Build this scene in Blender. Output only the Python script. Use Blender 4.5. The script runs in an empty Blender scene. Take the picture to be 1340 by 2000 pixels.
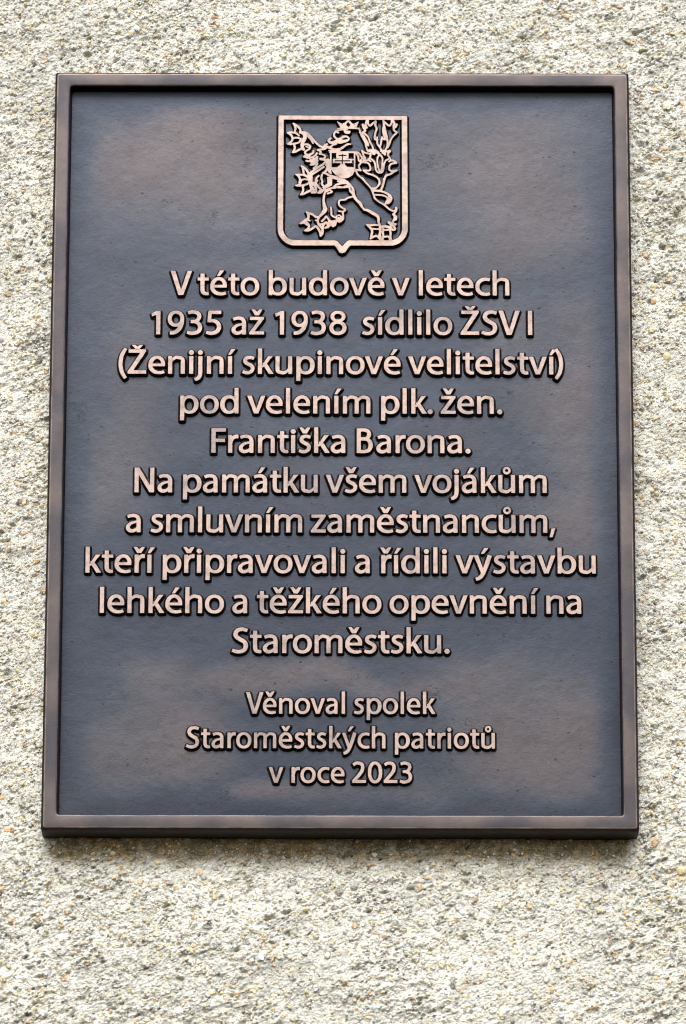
import bpy, math, random
import numpy as np
from mathutils import Matrix, Vector
from mathutils.geometry import delaunay_2d_cdt

# ------------------------------------------------------------------ camera, world, sun
sc = bpy.context.scene
col = sc.collection
MM = 0.001                      # everything is measured in millimetres, built in metres
r_, u_, f_ = (0.999994, 0.002465, 0.002495), (-0.001828, -0.240957, 0.970534), (-0.002994, 0.970533, 0.240951)
cam_d = bpy.data.cameras.new('camera')
cam = bpy.data.objects.new('camera', cam_d); col.objects.link(cam)
cam.matrix_world = Matrix(((r_[0], u_[0], -f_[0], 10.411*MM), (r_[1], u_[1], -f_[1], -2894.79*MM),
                           (r_[2], u_[2], -f_[2], -767.63*MM), (0, 0, 0, 1)))
cam_d.sensor_fit = 'VERTICAL'; cam_d.sensor_height = 36.0; cam_d.lens = 8500/2000*36.0
cam_d.clip_start = 0.1; cam_d.clip_end = 100.0
sc.camera = cam

SUN_EL, SUN_AZ = math.radians(41), math.radians(4)      # azimuth measured from straight in front of the wall, to the left
w = bpy.data.worlds.new("World"); sc.world = w; w.use_nodes = True
nt = w.node_tree; bg = nt.nodes['Background']
sky = nt.nodes.new('ShaderNodeTexSky'); sky.sky_type = 'NISHITA'; sky.sun_disc = False
sky.sun_elevation = SUN_EL; sky.sun_rotation = math.pi + SUN_AZ
sky.air_density = 1.0; sky.dust_density = 3.5; sky.ozone_density = 1.0
nt.links.new(sky.outputs[0], bg.inputs[0]); bg.inputs[1].default_value = 0.15
sl = bpy.data.lights.new('sun', 'SUN'); sl.energy = 1.5; sl.angle = math.radians(32); sl.color = (1.0, 0.985, 0.965)
so = bpy.data.objects.new('sun', sl); col.objects.link(so)
sd = Vector((-math.sin(SUN_AZ)*math.cos(SUN_EL), -math.cos(SUN_AZ)*math.cos(SUN_EL), math.sin(SUN_EL)))
so.rotation_euler = sd.to_track_quat('Z', 'Y').to_euler(); so.location = sd*5
vs = sc.view_settings; vs.view_transform = 'Standard'; vs.look = 'None'; vs.gamma = 1.0; vs.use_curve_mapping = False
vs.exposure = 0.52
sc.render.engine = 'CYCLES'; sc.cycles.use_denoising = True; sc.cycles.denoising_prefilter = 'ACCURATE'; sc.cycles.filter_width = 1.15

rng = np.random.default_rng(7)
random.seed(7)

# ------------------------------------------------------------------ materials
def newmat(name):
    m = bpy.data.materials.new(name); m.use_nodes = True
    n = m.node_tree; return m, n, n.nodes['Principled BSDF']
def texco(n, scale=1.0, stretch=(1, 1, 1)):
    t = n.nodes.new('ShaderNodeNewGeometry'); mp = n.nodes.new('ShaderNodeMapping')
    mp.inputs['Scale'].default_value = [scale*s for s in stretch]
    n.links.new(t.outputs['Position'], mp.inputs[0]); return mp.outputs[0]
def noise(n, co, scale, detail=5, rough=0.6, dist=0):
    x = n.nodes.new('ShaderNodeTexNoise'); x.inputs['Scale'].default_value = scale
    x.inputs['Detail'].default_value = detail; x.inputs['Roughness'].default_value = rough
    x.inputs['Distortion'].default_value = dist; n.links.new(co, x.inputs['Vector']); return x.outputs[0]
def ramp(n, src, stops):
    r = n.nodes.new('ShaderNodeValToRGB'); e = r.color_ramp.elements
    while len(e) < len(stops): e.new(0.5)
    for i, (p, c) in enumerate(stops):
        e[i].position = p; e[i].color = (c if hasattr(c, '__len__') else (c, c, c)) + ((1,) if hasattr(c, '__len__') else (1,)) if hasattr(c, '__len__') else (c, c, c, 1)
    n.links.new(src, r.inputs[0]); return r.outputs[0]
def mix(n, fac, a, b, mode='MIX'):
    x = n.nodes.new('ShaderNodeMix'); x.data_type = 'RGBA'; x.blend_type = mode
    for s, v in ((x.inputs[0], fac), (x.inputs[6], a), (x.inputs[7], b)):
        if isinstance(v, (int, float)): s.default_value = v
        elif isinstance(v, tuple): s.default_value = v + (1,)
        else: n.links.new(v, s)
    return x.outputs[2]
def math_(n, op, a, b=0.0):
    x = n.nodes.new('ShaderNodeMath'); x.operation = op
    for s, v in ((x.inputs[0], a), (x.inputs[1], b)):
        if isinstance(v, (int, float)): s.default_value = v
        else: n.links.new(v, s)
    return x.outputs[0]
def bump(n, b, layers):
    prev = None
    for src, strength, dist in layers:
        x = n.nodes.new('ShaderNodeBump'); x.inputs['Strength'].default_value = strength
        x.inputs['Distance'].default_value = dist; n.links.new(src, x.inputs['Height'])
        if prev: n.links.new(prev, x.inputs['Normal'])
        prev = x.outputs[0]
    n.links.new(prev, b.inputs['Normal'])

def mat_polished():                       # rubbed copper-coloured tops of letters and emblem
    m, n, b = newmat('rubbed_bronze')
    co = texco(n)
    big = noise(n, co, 28, 3); mid = noise(n, co, 160, 5, 0.7); fine = noise(n, co, 1500, 4, 0.8)
    c = ramp(n, big, [(0.3, (0.335, 0.258, 0.225)), (0.5, (0.325, 0.262, 0.24)), (0.66, (0.20, 0.172, 0.172))])
    c = mix(n, ramp(n, mid, [(0.48, 0.0), (0.72, 0.55)]), c, (0.20, 0.15, 0.135))
    c = mix(n, ramp(n, noise(n, co, 60, 3, 0.6), [(0.55, 0.0), (0.75, 0.5)]), c, (0.42, 0.34, 0.30))
    c = mix(n, ramp(n, fine, [(0.35, 0.45), (0.5, 0.0)]), c, (0.17, 0.125, 0.11))
    n.links.new(c, b.inputs['Base Color']); b.inputs['Metallic'].default_value = 0.75
    n.links.new(ramp(n, mid, [(0.3, 0.42), (0.7, 0.6)]), b.inputs['Roughness'])
    bump(n, b, [(mid, 0.25, 0.0003), (fine, 0.35, 0.0001)]); return m
def mat_patina(name, c1, c2, rough=0.38, metal=0.5):
    m, n, b = newmat(name)
    co = texco(n)
    mid = noise(n, co, 120, 5, 0.7); fine = noise(n, co, 1200, 4, 0.7)
    n.links.new(mix(n, ramp(n, mid, [(0.35, 0.0), (0.7, 1.0)]), c1, c2), b.inputs['Base Color'])
    b.inputs['Metallic'].default_value = metal; b.inputs['Roughness'].default_value = rough
    bump(n, b, [(mid, 0.3, 0.0006), (fine, 0.4, 0.00012)]); return m
def mat_panel():
    m, n, b = newmat('patinated_bronze_panel')
    co = texco(n)
    cloud = noise(n, texco(n, 1, (1, 1, 0.8)), 6.5, 3, 0.45, 0.6); cloud2 = noise(n, co, 19, 4, 0.55)
    mid = noise(n, co, 90, 5, 0.7); fine = noise(n, texco(n, 1, (0.45, 1, 1.6)), 750, 5, 0.8)
    blue, brown, dark = (0.027, 0.036, 0.054), (0.076, 0.067, 0.073), (0.022, 0.025, 0.034)
    at = n.nodes.new('ShaderNodeAttribute'); at.attribute_name = 'rub_and_sheen'
    rub_sheen = math_(n, 'ADD', at.outputs['Fac'], math_(n, 'MULTIPLY', math_(n, 'SUBTRACT', cloud2, 0.5), 0.8))
    rub_sheen = math_(n, 'MULTIPLY', math_(n, 'ADD', rub_sheen, 0.5), 0.6666)
    c = ramp(n, rub_sheen, [(0.0, (0.016, 0.021, 0.034)), (0.34, blue), (0.58, (0.05, 0.053, 0.067)), (0.95, brown)])
    c = mix(n, ramp(n, cloud, [(0.40, 0.35), (0.6, 0.0)]), c, (0.036, 0.044, 0.06))
    c = mix(n, ramp(n, mid, [(0.3, 0.25), (0.5, 0.0)]), c, dark)
    c = mix(n, ramp(n, fine, [(0.34, 0.4), (0.48, 0.0)]), c, (0.018, 0.018, 0.024))
    # sparse dark casting pits
    def pits(scale, thr, seedshift, st=(1, 1, 1)):
        mp = texco(n, 1, st)
        nz = n.nodes.new('ShaderNodeTexNoise'); nz.inputs['Scale'].default_value = 500
        n.links.new(mp, nz.inputs['Vector'])
        ad = n.nodes.new('ShaderNodeVectorMath'); ad.operation = 'MULTIPLY_ADD'
        n.links.new(nz.outputs['Color'], ad.inputs[0]); ad.inputs[1].default_value = (0.0016,)*3
        n.links.new(mp, ad.inputs[2])
        v = n.nodes.new('ShaderNodeTexVoronoi'); v.inputs['Scale'].default_value = scale
        v.voronoi_dimensions = '3D'; n.links.new(ad.outputs[0], v.inputs['Vector'])
        sep = n.nodes.new('ShaderNodeSeparateColor'); n.links.new(v.outputs['Color'], sep.inputs[0])
        lim = math_(n, 'MULTIPLY', math_(n, 'SUBTRACT', sep.outputs[0], 1-thr), 0.32/thr)
        return math_(n, 'GREATER_THAN', lim, math_(n, 'MAXIMUM', v.outputs['Distance'], 0.03)), v
    p1, _ = pits(330, 0.075, 0, (0.7, 1, 1.3)); p2, _ = pits(640, 0.035, 3)
    pit = math_(n, 'MAXIMUM', p1, p2)
    c = mix(n, math_(n, 'MULTIPLY', pit, 0.75), c, (0.012, 0.012, 0.016))
    v2 = n.nodes.new('ShaderNodeTexVoronoi'); v2.inputs['Scale'].default_value = 210
    n.links.new(texco(n), v2.inputs['Vector'])
    sp = n.nodes.new('ShaderNodeSeparateColor'); n.links.new(v2.outputs['Color'], sp.inputs[0])
    pim = ramp(n, math_(n, 'ADD', v2.outputs['Distance'], math_(n, 'MULTIPLY', math_(n, 'LESS_THAN', sp.outputs[1], 0.93), 1.0)), [(0.0, 1.0), (0.13, 0.0)])
    # hair-thin casting cracks, only in a few places
    ck = noise(n, texco(n, 1, (0.6, 1, 1.4)), 170, 5, 0.65); where = noise(n, co, 42, 2, 0.5)
    crack = math_(n, 'MULTIPLY', math_(n, 'LESS_THAN', math_(n, 'ABSOLUTE', math_(n, 'SUBTRACT', ck, 0.5)), 0.011), math_(n, 'GREATER_THAN', where, 0.70))
    c = mix(n, math_(n, 'MULTIPLY', crack, 0.8), c, (0.008, 0.008, 0.01)); pit = math_(n, 'MAXIMUM', pit, crack)
    n.links.new(c, b.inputs['Base Color']); b.inputs['Metallic'].default_value = 0.75
    n.links.new(ramp(n, cloud2, [(0.3, 0.33), (0.7, 0.46)]), b.inputs['Roughness'])
    bump(n, b, [(cloud2, 0.5, 0.0015), (mid, 0.35, 0.0006), (fine, 0.4, 0.0002), (pim, 0.7, 0.0006), (pit, -0.7, 0.0005)])
    return m
def mat_frame(worn=False):
    m, n, b = newmat('worn_bronze_edge' if worn else 'satin_bronze_frame')
    co = texco(n)
    cl = noise(n, co, 22, 3, 0.5); mid = noise(n, co, 150, 5, 0.7); fine = noise(n, co, 1300, 4, 0.75)
    c = mix(n, ramp(n, cl, [(0.40, 0.0), (0.60, 1.0)]), (0.040, 0.039, 0.048), (0.080, 0.068, 0.069))
    c = mix(n, ramp(n, mid, [(0.5, 0.0), (0.8, 0.6)]), c, (0.05, 0.046, 0.052))
    c = mix(n, ramp(n, fine, [(0.32, 0.5), (0.46, 0.0)]), c, (0.04, 0.036, 0.036))
    nick = noise(n, co, 330, 2, 0.5); nk = ramp(n, nick, [(0.735, 0.0), (0.745, 1.0)])
    c = mix(n, nk, c, (0.02, 0.017, 0.017))
    if worn: c = mix(n, ramp(n, noise(n, co, 60, 4, 0.6), [(0.36, 0.15), (0.62, 1.0)]), c, (0.20, 0.155, 0.14))
    n.links.new(c, b.inputs['Base Color']); b.inputs['Metallic'].default_value = 0.6
    b.inputs['Roughness'].default_value = 0.42
    bump(n, b, [(cl, 0.4, 0.001), (mid, 0.3, 0.0004), (fine, 0.4, 0.00012)]); return m
def mat_wall():
    m, n, b = newmat('roughcast_cement')
    a = n.nodes.new('ShaderNodeAttribute'); a.attribute_name = 'grain_colour'
    co = texco(n)
    f1 = noise(n, texco(n, 1, (0.8, 1, 1.3)), 560, 5, 0.75); f2 = noise(n, co, 1500, 3, 0.7)
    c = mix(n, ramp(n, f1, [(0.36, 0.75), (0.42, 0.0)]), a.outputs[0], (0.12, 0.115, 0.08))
    c = mix(n, ramp(n, f2, [(0.5, 0.0), (0.62, 0.5)]), c, (0.82, 0.81, 0.78))
    n.links.new(c, b.inputs['Base Color']); b.inputs['Roughness'].default_value = 0.85
    b.inputs['Specular IOR Level'].default_value = 0.3
    bump(n, b, [(f1, 1.0, 0.0011), (f2, 0.8, 0.0004)]); return m
def mat_stone(name, c1, c2, rough=0.55):
    m, n, b = newmat(name)
    f = noise(n, texco(n), 600, 5, 0.7)
    n.links.new(mix(n, ramp(n, f, [(0.35, 0.0), (0.65, 1.0)]), c1, c2), b.inputs['Base Color'])
    b.inputs['Roughness'].default_value = rough
    bump(n, b, [(f, 0.4, 0.0004)]); return m

M_top = mat_polished(); M_side = mat_patina('dark_casting_patina', (0.012, 0.010, 0.011), (0.034, 0.030, 0.032), 0.36, 0.5)
M_panel = mat_panel(); M_frame = mat_frame(); M_worn = mat_frame(True)
M_edge = mat_patina('brown_edge_patina', (0.012, 0.008, 0.0065), (0.024, 0.017, 0.013), 0.6, 0.2)
M_edge.node_tree.nodes['Principled BSDF'].inputs['Specular IOR Level'].default_value = 0.2
M_wall = mat_wall()

# ------------------------------------------------------------------ helpers
def link(name, me, parent=None, loc=(0, 0, 0)):
    o = bpy.data.objects.new(name, me); col.objects.link(o)
    if parent: o.parent = parent
    o.location = loc; return o
def mesh_np(name, verts, faces, mats, mi=None, smooth=True):
    me = bpy.data.meshes.new(name)
    faces = np.asarray(faces, np.int32); k = faces.shape[1]
    me.vertices.add(len(verts)); me.vertices.foreach_set('co', np.asarray(verts, np.float32).ravel())
    me.loops.add(faces.size); me.loops.foreach_set('vertex_index', faces.ravel())
    me.polygons.add(len(faces)); me.polygons.foreach_set('loop_start', np.arange(0, faces.size, k, dtype=np.int32))
    for m in mats: me.materials.append(m)
    if mi is not None: me.polygons.foreach_set('material_index', np.asarray(mi, np.int32))
    me.polygons.foreach_set('use_smooth', np.full(len(faces), smooth))
    me.update(calc_edges=True); return me

_lat = {}
def vnoise(x, z, wl, seed):
    """smooth value noise in numpy, wavelength wl"""
    if seed not in _lat: _lat[seed] = np.random.default_rng(seed).random((256, 256))
    L = _lat[seed]; X = x/wl; Z = z/wl
    i = np.floor(X).astype(int); j = np.floor(Z).astype(int); fx = X-i; fz = Z-j
    fx = fx*fx*(3-2*fx); fz = fz*fz*(3-2*fz)
    a = L[j % 256, i % 256]; b = L[j % 256, (i+1) % 256]; c = L[(j+1) % 256, i % 256]; d = L[(j+1) % 256, (i+1) % 256]
    return (a*(1-fx)+b*fx)*(1-fz)+(c*(1-fx)+d*fx)*fz - 0.5

# ------------------------------------------------------------------ signed distance relief
def sd_poly(P, X, Z):
    P = np.asarray(P, float); Q = np.roll(P, -1, 0)
    d2 = np.full(X.shape, 1e18); ins = np.zeros(X.shape, bool)
    for (ax, az), (bx, bz) in zip(P, Q):
        ex, ez = bx-ax, bz-az; L = ex*ex+ez*ez
        if L < 1e-12: continue
        wx, wz = X-ax, Z-az; t = np.clip((wx*ex+wz*ez)/L, 0, 1)
        d2 = np.minimum(d2, (wx-ex*t)**2+(wz-ez*t)**2)
        if az != bz:
            c = ((az > Z) != (bz > Z)) & (X < (bx-ax)*(Z-az)/(bz-az)+ax); ins ^= c
    return np.where(ins, -1, 1)*np.sqrt(d2)
def sd_stroke(P, R, X, Z):                       # round ended line of varying radius
    d = np.full(X.shape, 1e9)
    for k in range(len(P)-1):
        (ax, az), (bx, bz) = P[k], P[k+1]; ex, ez = bx-ax, bz-az; L = ex*ex+ez*ez+1e-9
        wx, wz = X-ax, Z-az; t = np.clip((wx*ex+wz*ez)/L, 0, 1)
        d = np.minimum(d, np.hypot(wx-ex*t, wz-ez*t)-(R[k]+(R[k+1]-R[k])*t))
    return d
def catmull(P, n=7):
    P = [np.array(p, float) for p in P]
    if len(P) < 3: return np.array(P)
    Q = [2*P[0]-P[1]]+P+[2*P[-1]-P[-2]]; out = []
    for k in range(1, len(Q)-2):
        a, b, c, d = Q[k-1:k+3]
        for s in range(n):
            t = s/n; out.append(0.5*((2*b)+(c-a)*t+(2*a-5*b+4*c-d)*t*t+(3*b-a-3*c+d)*t**3))
    out.append(P[-1]); return np.array(out)
def brush(P, W):
    """flat ended curved stroke -> outline polygon; P centre line, W full widths"""
    A = catmull([(*p, w) for p, w in zip(P, W)]); C = A[:, :2]; w = A[:, 2:]/2
    T = np.gradient(C, axis=0); T /= np.linalg.norm(T, axis=1, keepdims=True)
    N = np.stack([-T[:, 1], T[:, 0]], 1)
    return np.vstack([C+N*w, (C-N*w)[::-1]])
def oval(cx, cz, rx, rz, n=44, p=2.15):
    t = np.linspace(0, 2*math.pi, n, endpoint=False); c, s = np.cos(t), np.sin(t)
    return np.stack([cx+rx*np.sign(c)*abs(c)**(2/p), cz+rz*np.sign(s)*abs(s)**(2/p)], 1)

SEG = {1: [(0, 3)], 2: [(0, 1)], 3: [(1, 3)], 4: [(1, 2)], 5: [(0, 3), (1, 2)], 6: [(0, 2)], 7: [(2, 3)],
       8: [(2, 3)], 9: [(0, 2)], 10: [(0, 1), (2, 3)], 11: [(1, 2)], 12: [(1, 3)], 13: [(0, 1)], 14: [(0, 3)]}
def contour(F, xs, zs, lev):
    g = F-lev; g = np.where(np.abs(g) < 1e-4, 1e-4, g); s = g < 0; nz, nx = g.shape
    code = (s[:-1, :-1]*1+s[:-1, 1:]*2+s[1:, 1:]*4+s[1:, :-1]*8)
    verts = []; ids = {}; edges = []
    dx, dz = xs[1]-xs[0], zs[1]-zs[0]
    def vid(j, i, e):
        if e == 0: key = (0, j, i)
        elif e == 2: key = (0, j+1, i)
        elif e == 3: key = (1, j, i)
        else: key = (1, j, i+1)
        if key in ids: return ids[key]
        t, jj, ii = key
        if t == 0: a = g[jj, ii]/(g[jj, ii]-g[jj, ii+1]); p = (xs[ii]+a*dx, zs[jj])
        else: a = g[jj, ii]/(g[jj, ii]-g[jj+1, ii]); p = (xs[ii], zs[jj]+a*dz)
        ids[key] = len(verts); verts.append(p); return ids[key]
    for j, i in zip(*np.nonzero((code > 0) & (code < 15))):
        for a, b in SEG[int(code[j, i])]: edges.append((vid(j, i, a), vid(j, i, b)))
    return verts, edges
PROFILE = [(0, 0.0), (0.13, 0.06), (0.34, 0.30), (0.68, 0.60), (1.10, 0.86), (1.65, 1.03)]   # outward offset mm, share of height lost
def relief_mesh(name, sdf, box, step, height, profile=PROFILE, wob=0.05, mats=None):
    """raised casting with drafted sides: z levels follow the distance to the drawn outline. box in mm"""
    x0, z0, x1, z1 = box; pad = 2.8
    xs = np.arange(x0-pad, x1+pad+step, step); zs = np.arange(z0-pad, z1+pad+step, step)
    X, Z = np.meshgrid(xs, zs); F = sdf(X, Z)
    F = F+wob*2*(vnoise(X+99, Z+31, 1.7, 5)+0.6*vnoise(X+9, Z+3, 0.7, 6))
    V, E, H = [], [], []
    for off, lost in profile:
        v, e = contour(F, xs, zs, off)
        # skip nearly coincident points
        b = len(V); V += v; E += [(a+b, c+b) for a, c in e]; H += [-height*(1-lost)]*len(v)
    ov, oe, of, orig, _, _ = delaunay_2d_cdt([Vector(p) for p in V], E, [], 0, 1e-5)
    A = np.array([(v.x, v.y) for v in ov]); T = np.array([f for f in of if len(f) == 3])
    C = A[T].mean(1); gx = np.clip((C[:, 0]-xs[0])/step, 0, len(xs)-1.001); gz = np.clip((C[:, 1]-zs[0])/step, 0, len(zs)-1.001)
    i, j = gx.astype(int), gz.astype(int); fx, fz = gx-i, gz-j
    fc = (F[j, i]*(1-fx)+F[j, i+1]*fx)*(1-fz)+(F[j+1, i]*(1-fx)+F[j+1, i+1]*fx)*fz
    keep = fc < profile[-1][0]
    h = np.array([H[o[0]] if o else 0.0 for o in orig])
    T = T[keep]; fc = fc[keep]
    top = (h[T] <= -height+1e-6).all(1) & (fc < 0.03)
    used = np.unique(T); mp = -np.ones(len(A), int); mp[used] = np.arange(len(used)); T = mp[T]; A = A[used]; h = h[used]
    # orient towards -Y
    P = np.stack([A[:, 0], h, A[:, 1]], 1)*MM
    n = np.cross(P[T[:, 1]]-P[T[:, 0]], P[T[:, 2]]-P[T[:, 0]])[:, 1]
    T[n > 0] = T[n > 0][:, ::-1]
    me = mesh_np(name, P, T, mats or [M_top, M_side], np.where(top, 0, 1))
    me.set_sharp_from_angle(angle=math.radians(35)); return me

# ------------------------------------------------------------------ the alphabet (1/1000 em), a semibold humanist sans
S = 106
def rect(x0, z0, x1, z1): return [(x0, z0), (x1, z0), (x1, z1), (x0, z1)]
def mir(P, wdt): return [(wdt-x, z) for x, z in P]
G = {}
def glyph(ch, adv, plus, minus=(), dots=()): G[ch] = (adv, plus, minus, dots)
_arch = lambda a, b, h=0: brush([(a+20, 300), (a+48, 375), (a+(b-a)*0.36, 437), ((a+b)/2+22, 455), (b-18, 418), (b, 320), (b, 160), (b, 0)], [46, 62, 78, 86, 94, S-2, S, S])
glyph('n', 572, [rect(67, 0, 173, 400), [(67, 300), (173, 300), (164, 487), (67, 487)], _arch(120, 457)])
glyph('m', 858, [rect(67, 0, 172, 400), [(67, 300), (172, 300), (163, 487), (67, 487)], _arch(120, 432), _arch(432, 745)])
glyph('h', 572, [rect(67, 0, 173, 703), _arch(120, 457)])
glyph('u', 566, [rect(397, 87, 503, 487), [(503, 187), (397, 187), (408, 0), (503, 0)], np.array([(570, 487)])-np.array(_arch(120, 457))])
bowl = (oval(318, 243, 236, 254), oval(306, 243, 131, 174))
glyph('b', 580, [rect(67, 110, 173, 703), [(67, 0), (163, 0), (173, 120), (67, 120)], bowl[0]], [bowl[1], rect(-60, -60, 66, 800)])
glyph('d', 580, [rect(407, 110, 513, 703), [(417, 0), (513, 0), (513, 120), (407, 120)], mir(bowl[0], 580)], [mir(bowl[1], 580), rect(514, -60, 700, 800)])
glyph('p', 580, [rect(67, -196, 173, 380), [(67, 370), (173, 370), (164, 487), (67, 487)], bowl[0]], [bowl[1], rect(-60, -60, 66, 800)])
glyph('o', 555, [oval(278, 243, 249, 254)], [oval(278, 243, 142, 172)])
glyph('e', 510, [brush([(455, 55), (385, 36), (300, 31), (190, 60), (105, 145), (88, 243), (108, 345), (175, 428), (265, 456), (350, 430), (408, 360), (425, 285), (426, 212)],
                       [80, 82, 84, 95, 104, 106, 104, 94, 84, 90, 98, 104, 98]), rect(120, 208, 475, 280)])
glyph('c', 448, [brush([(422, 434), (360, 450), (300, 454), (200, 430), (115, 350), (90, 243), (115, 135), (200, 56), (300, 33), (360, 36), (424, 52)],
                       [82, 84, 86, 94, 104, 108, 104, 94, 86, 84, 82])])
glyph('a', 500, [brush([(80, 420), (150, 447), (230, 455), (315, 435), (362, 375), (370, 300), (370, 150), (373, 0)], [82, 84, 86, 92, 100, S-2, S, S-4]),
                 brush([(375, 282), (270, 275), (165, 240), (95, 165), (93, 95), (140, 45), (205, 34), (280, 58), (335, 110), (365, 170)], [58, 64, 76, 98, 104, 94, 86, 80, 66, 50])])
glyph('i', 250, [rect(72, 0, 178, 487)], (), [(125, 592, 66)])
glyph('\u0131', 250, [rect(72, 0, 178, 487)])
glyph('j', 256, [brush([(131, 487), (131, 200), (130, 20), (112, -75), (60, -135), (-12, -158)], [S, S, S, 102, 92, 80])], (), [(131, 592, 66)])
glyph('l', 254, [rect(74, 0, 180, 703)])
glyph('k', 490, [rect(67, 0, 173, 703), [(160, 195), (335, 487), (458, 487), (262, 240), (200, 180)], [(190, 300), (282, 318), (482, 0), (357, 0), (215, 232)]])
glyph('r', 345, [rect(67, 0, 173, 400), [(67, 300), (173, 300), (164, 487), (67, 487)], brush([(140, 250), (160, 350), (205, 420), (270, 448), (335, 446)], [60, 78, 92, 98, 100])])
glyph('s', 405, [brush([(352, 425), (290, 449), (215, 454), (143, 428), (112, 370), (140, 308), (205, 268), (278, 228), (315, 165), (298, 90), (225, 38), (140, 34), (50, 62)],
                       [80, 84, 86, 94, 98, 98, 98, 98, 100, 96, 88, 86, 82])])
glyph('t', 340, [brush([(150, 598), (150, 420), (150, 170), (168, 82), (220, 43), (270, 36), (318, 40)], [S, S, S, 102, 90, 84, 80]), rect(22, 408, 318, 487)])
glyph('v', 494, [[(6, 487), (122, 487), (247, 112), (374, 487), (488, 487), (303, 0), (190, 0)]])
glyph('y', 494, [[(6, 487), (122, 487), (256, 108), (205, -10)], brush([(430, 487), (350, 250), (278, 60), (215, -65), (140, -135), (62, -162)], [114, 110, 106, 102, 92, 84])])
glyph('z', 443, [[(24, 0), (418, 0), (418, 83), (160, 83), (411, 430), (411, 487), (40, 487), (40, 404), (275, 404), (24, 58)]])
glyph('V', 578, [[(4, 674), (127, 674), (289, 135), (455, 674), (575, 674), (350, 0), (222, 0)]])
glyph('N', 672, [rect(76, 0, 182, 674), rect(490, 0, 596, 674), [(76, 674), (198, 674), (596, 0), (476, 0)]])
glyph('I', 262, [rect(76, 0, 186, 674)])
glyph('F', 500, [rect(76, 0, 186, 674), rect(76, 582, 456, 674), rect(76, 296, 436, 386)])
glyph('B', 580, [rect(76, 0, 182, 674), brush([(120, 631), (270, 633), (375, 598), (402, 515), (370, 425), (290, 387), (120, 386)], [86, 86, 94, 106, 96, 84, 82]),
                 brush([(120, 388), (290, 386), (405, 335), (446, 205), (400, 85), (290, 41), (120, 41)], [82, 84, 98, 112, 100, 86, 84])])
glyph('S', 513, [brush([(440, 603), (360, 630), (290, 638), (180, 607), (127, 518), (160, 430), (255, 362), (360, 300), (400, 195), (368, 90), (265, 38), (155, 36), (44, 74)],
                       [88, 90, 92, 104, 110, 108, 108, 108, 112, 104, 94, 90, 88])])
glyph('Z', 562, [[(28, 0), (522, 0), (522, 92), (176, 92), (514, 618), (514, 674), (52, 674), (52, 582), (366, 582), (28, 58)]])
DW = 520
glyph('0', DW, [oval(260, 330, 234, 341, p=2.2)], [oval(260, 330, 126, 254, p=2.1)])
glyph('1', DW, [[(232, 0), (340, 0), (340, 655), (250, 655), (100, 580), (122, 498), (232, 548)]])
glyph('2', DW, [brush([(62, 565), (135, 612), (225, 622), (330, 590), (370, 490), (340, 370), (240, 235), (120, 105), (60, 30)], [92, 92, 94, 104, 108, 108, 104, 100, 100]), rect(30, 0, 478, 92)], [rect(-100, -200, 600, 0), rect(-60, 0, 29, 200)])
glyph('3', DW, [brush([(68, 600), (150, 621), (220, 624), (330, 590), (366, 500), (325, 400), (230, 358), (140, 356)], [86, 90, 92, 100, 104, 96, 84, 82]),
                brush([(140, 358), (240, 354), (345, 305), (390, 195), (345, 80), (220, 32), (130, 34), (46, 62)], [82, 84, 98, 108, 102, 92, 90, 86])])
glyph('5', DW, [[(106, 662), (444, 662), (444, 570), (190, 570), (172, 380), (76, 340)], brush([(110, 372), (220, 380), (335, 335), (390, 215), (345, 90), (225, 33), (130, 34), (48, 62)], [76, 88, 102, 110, 104, 92, 90, 86])])
glyph('8', DW, [oval(260, 505, 200, 156), oval(260, 187, 228, 198)], [oval(260, 500, 103, 82), oval(258, 192, 124, 112)])
glyph('9', DW, [oval(250, 435, 218, 226), brush([(412, 440), (408, 330), (360, 180), (270, 80), (190, 45), (92, 36)], [104, 106, 108, 104, 96, 84])], [oval(252, 437, 116, 140), ])
glyph('.', 222, [], (), [(112, 55, 67)])
glyph(',', 222, [[(84, 116), (186, 128), (108, -112), (32, -118)]])
glyph('(', 290, [brush([(250, 702), (150, 520), (112, 285), (150, 50), (250, -125)], [84, 98, 104, 98, 84])])
glyph(')', 290, [brush([(40, 702), (140, 520), (178, 285), (140, 50), (40, -125)], [84, 98, 104, 98, 84])])
ACC = {'\u00ed': ('\u0131', 'a', 125), '\u00e9': ('e', 'a', 262), '\u00e1': ('a', 'a', 232), '\u00fd': ('y', 'a', 250), '\u011b': ('e', 'c', 262), '\u0161': ('s', 'c', 205),
       '\u0159': ('r', 'c', 185), '\u017e': ('z', 'c', 226), '\u017d': ('Z', 'C', 285), '\u016f': ('u', 'r', 284)}
def accent(kind, cx):
    if kind == 'a': return [[(cx-50, 532), (cx+20, 532), (cx+145, 688), (cx+30, 688)]], []
    if kind == 'c': return [[(cx-148, 698), (cx-62, 698), (cx, 628), (cx+62, 698), (cx+148, 698), (cx+52, 536), (cx-52, 536)]], []
    if kind == 'C': return [[(cx-150, 800), (cx-62, 800), (cx, 752), (cx+62, 800), (cx+150, 800), (cx+58, 690), (cx-58, 690)]], []
    if kind == 'r': return [oval(cx, 610, 102, 102, 30, 2)], [oval(cx, 610, 44, 44, 20, 2)]
GROW = 0.5
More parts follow.
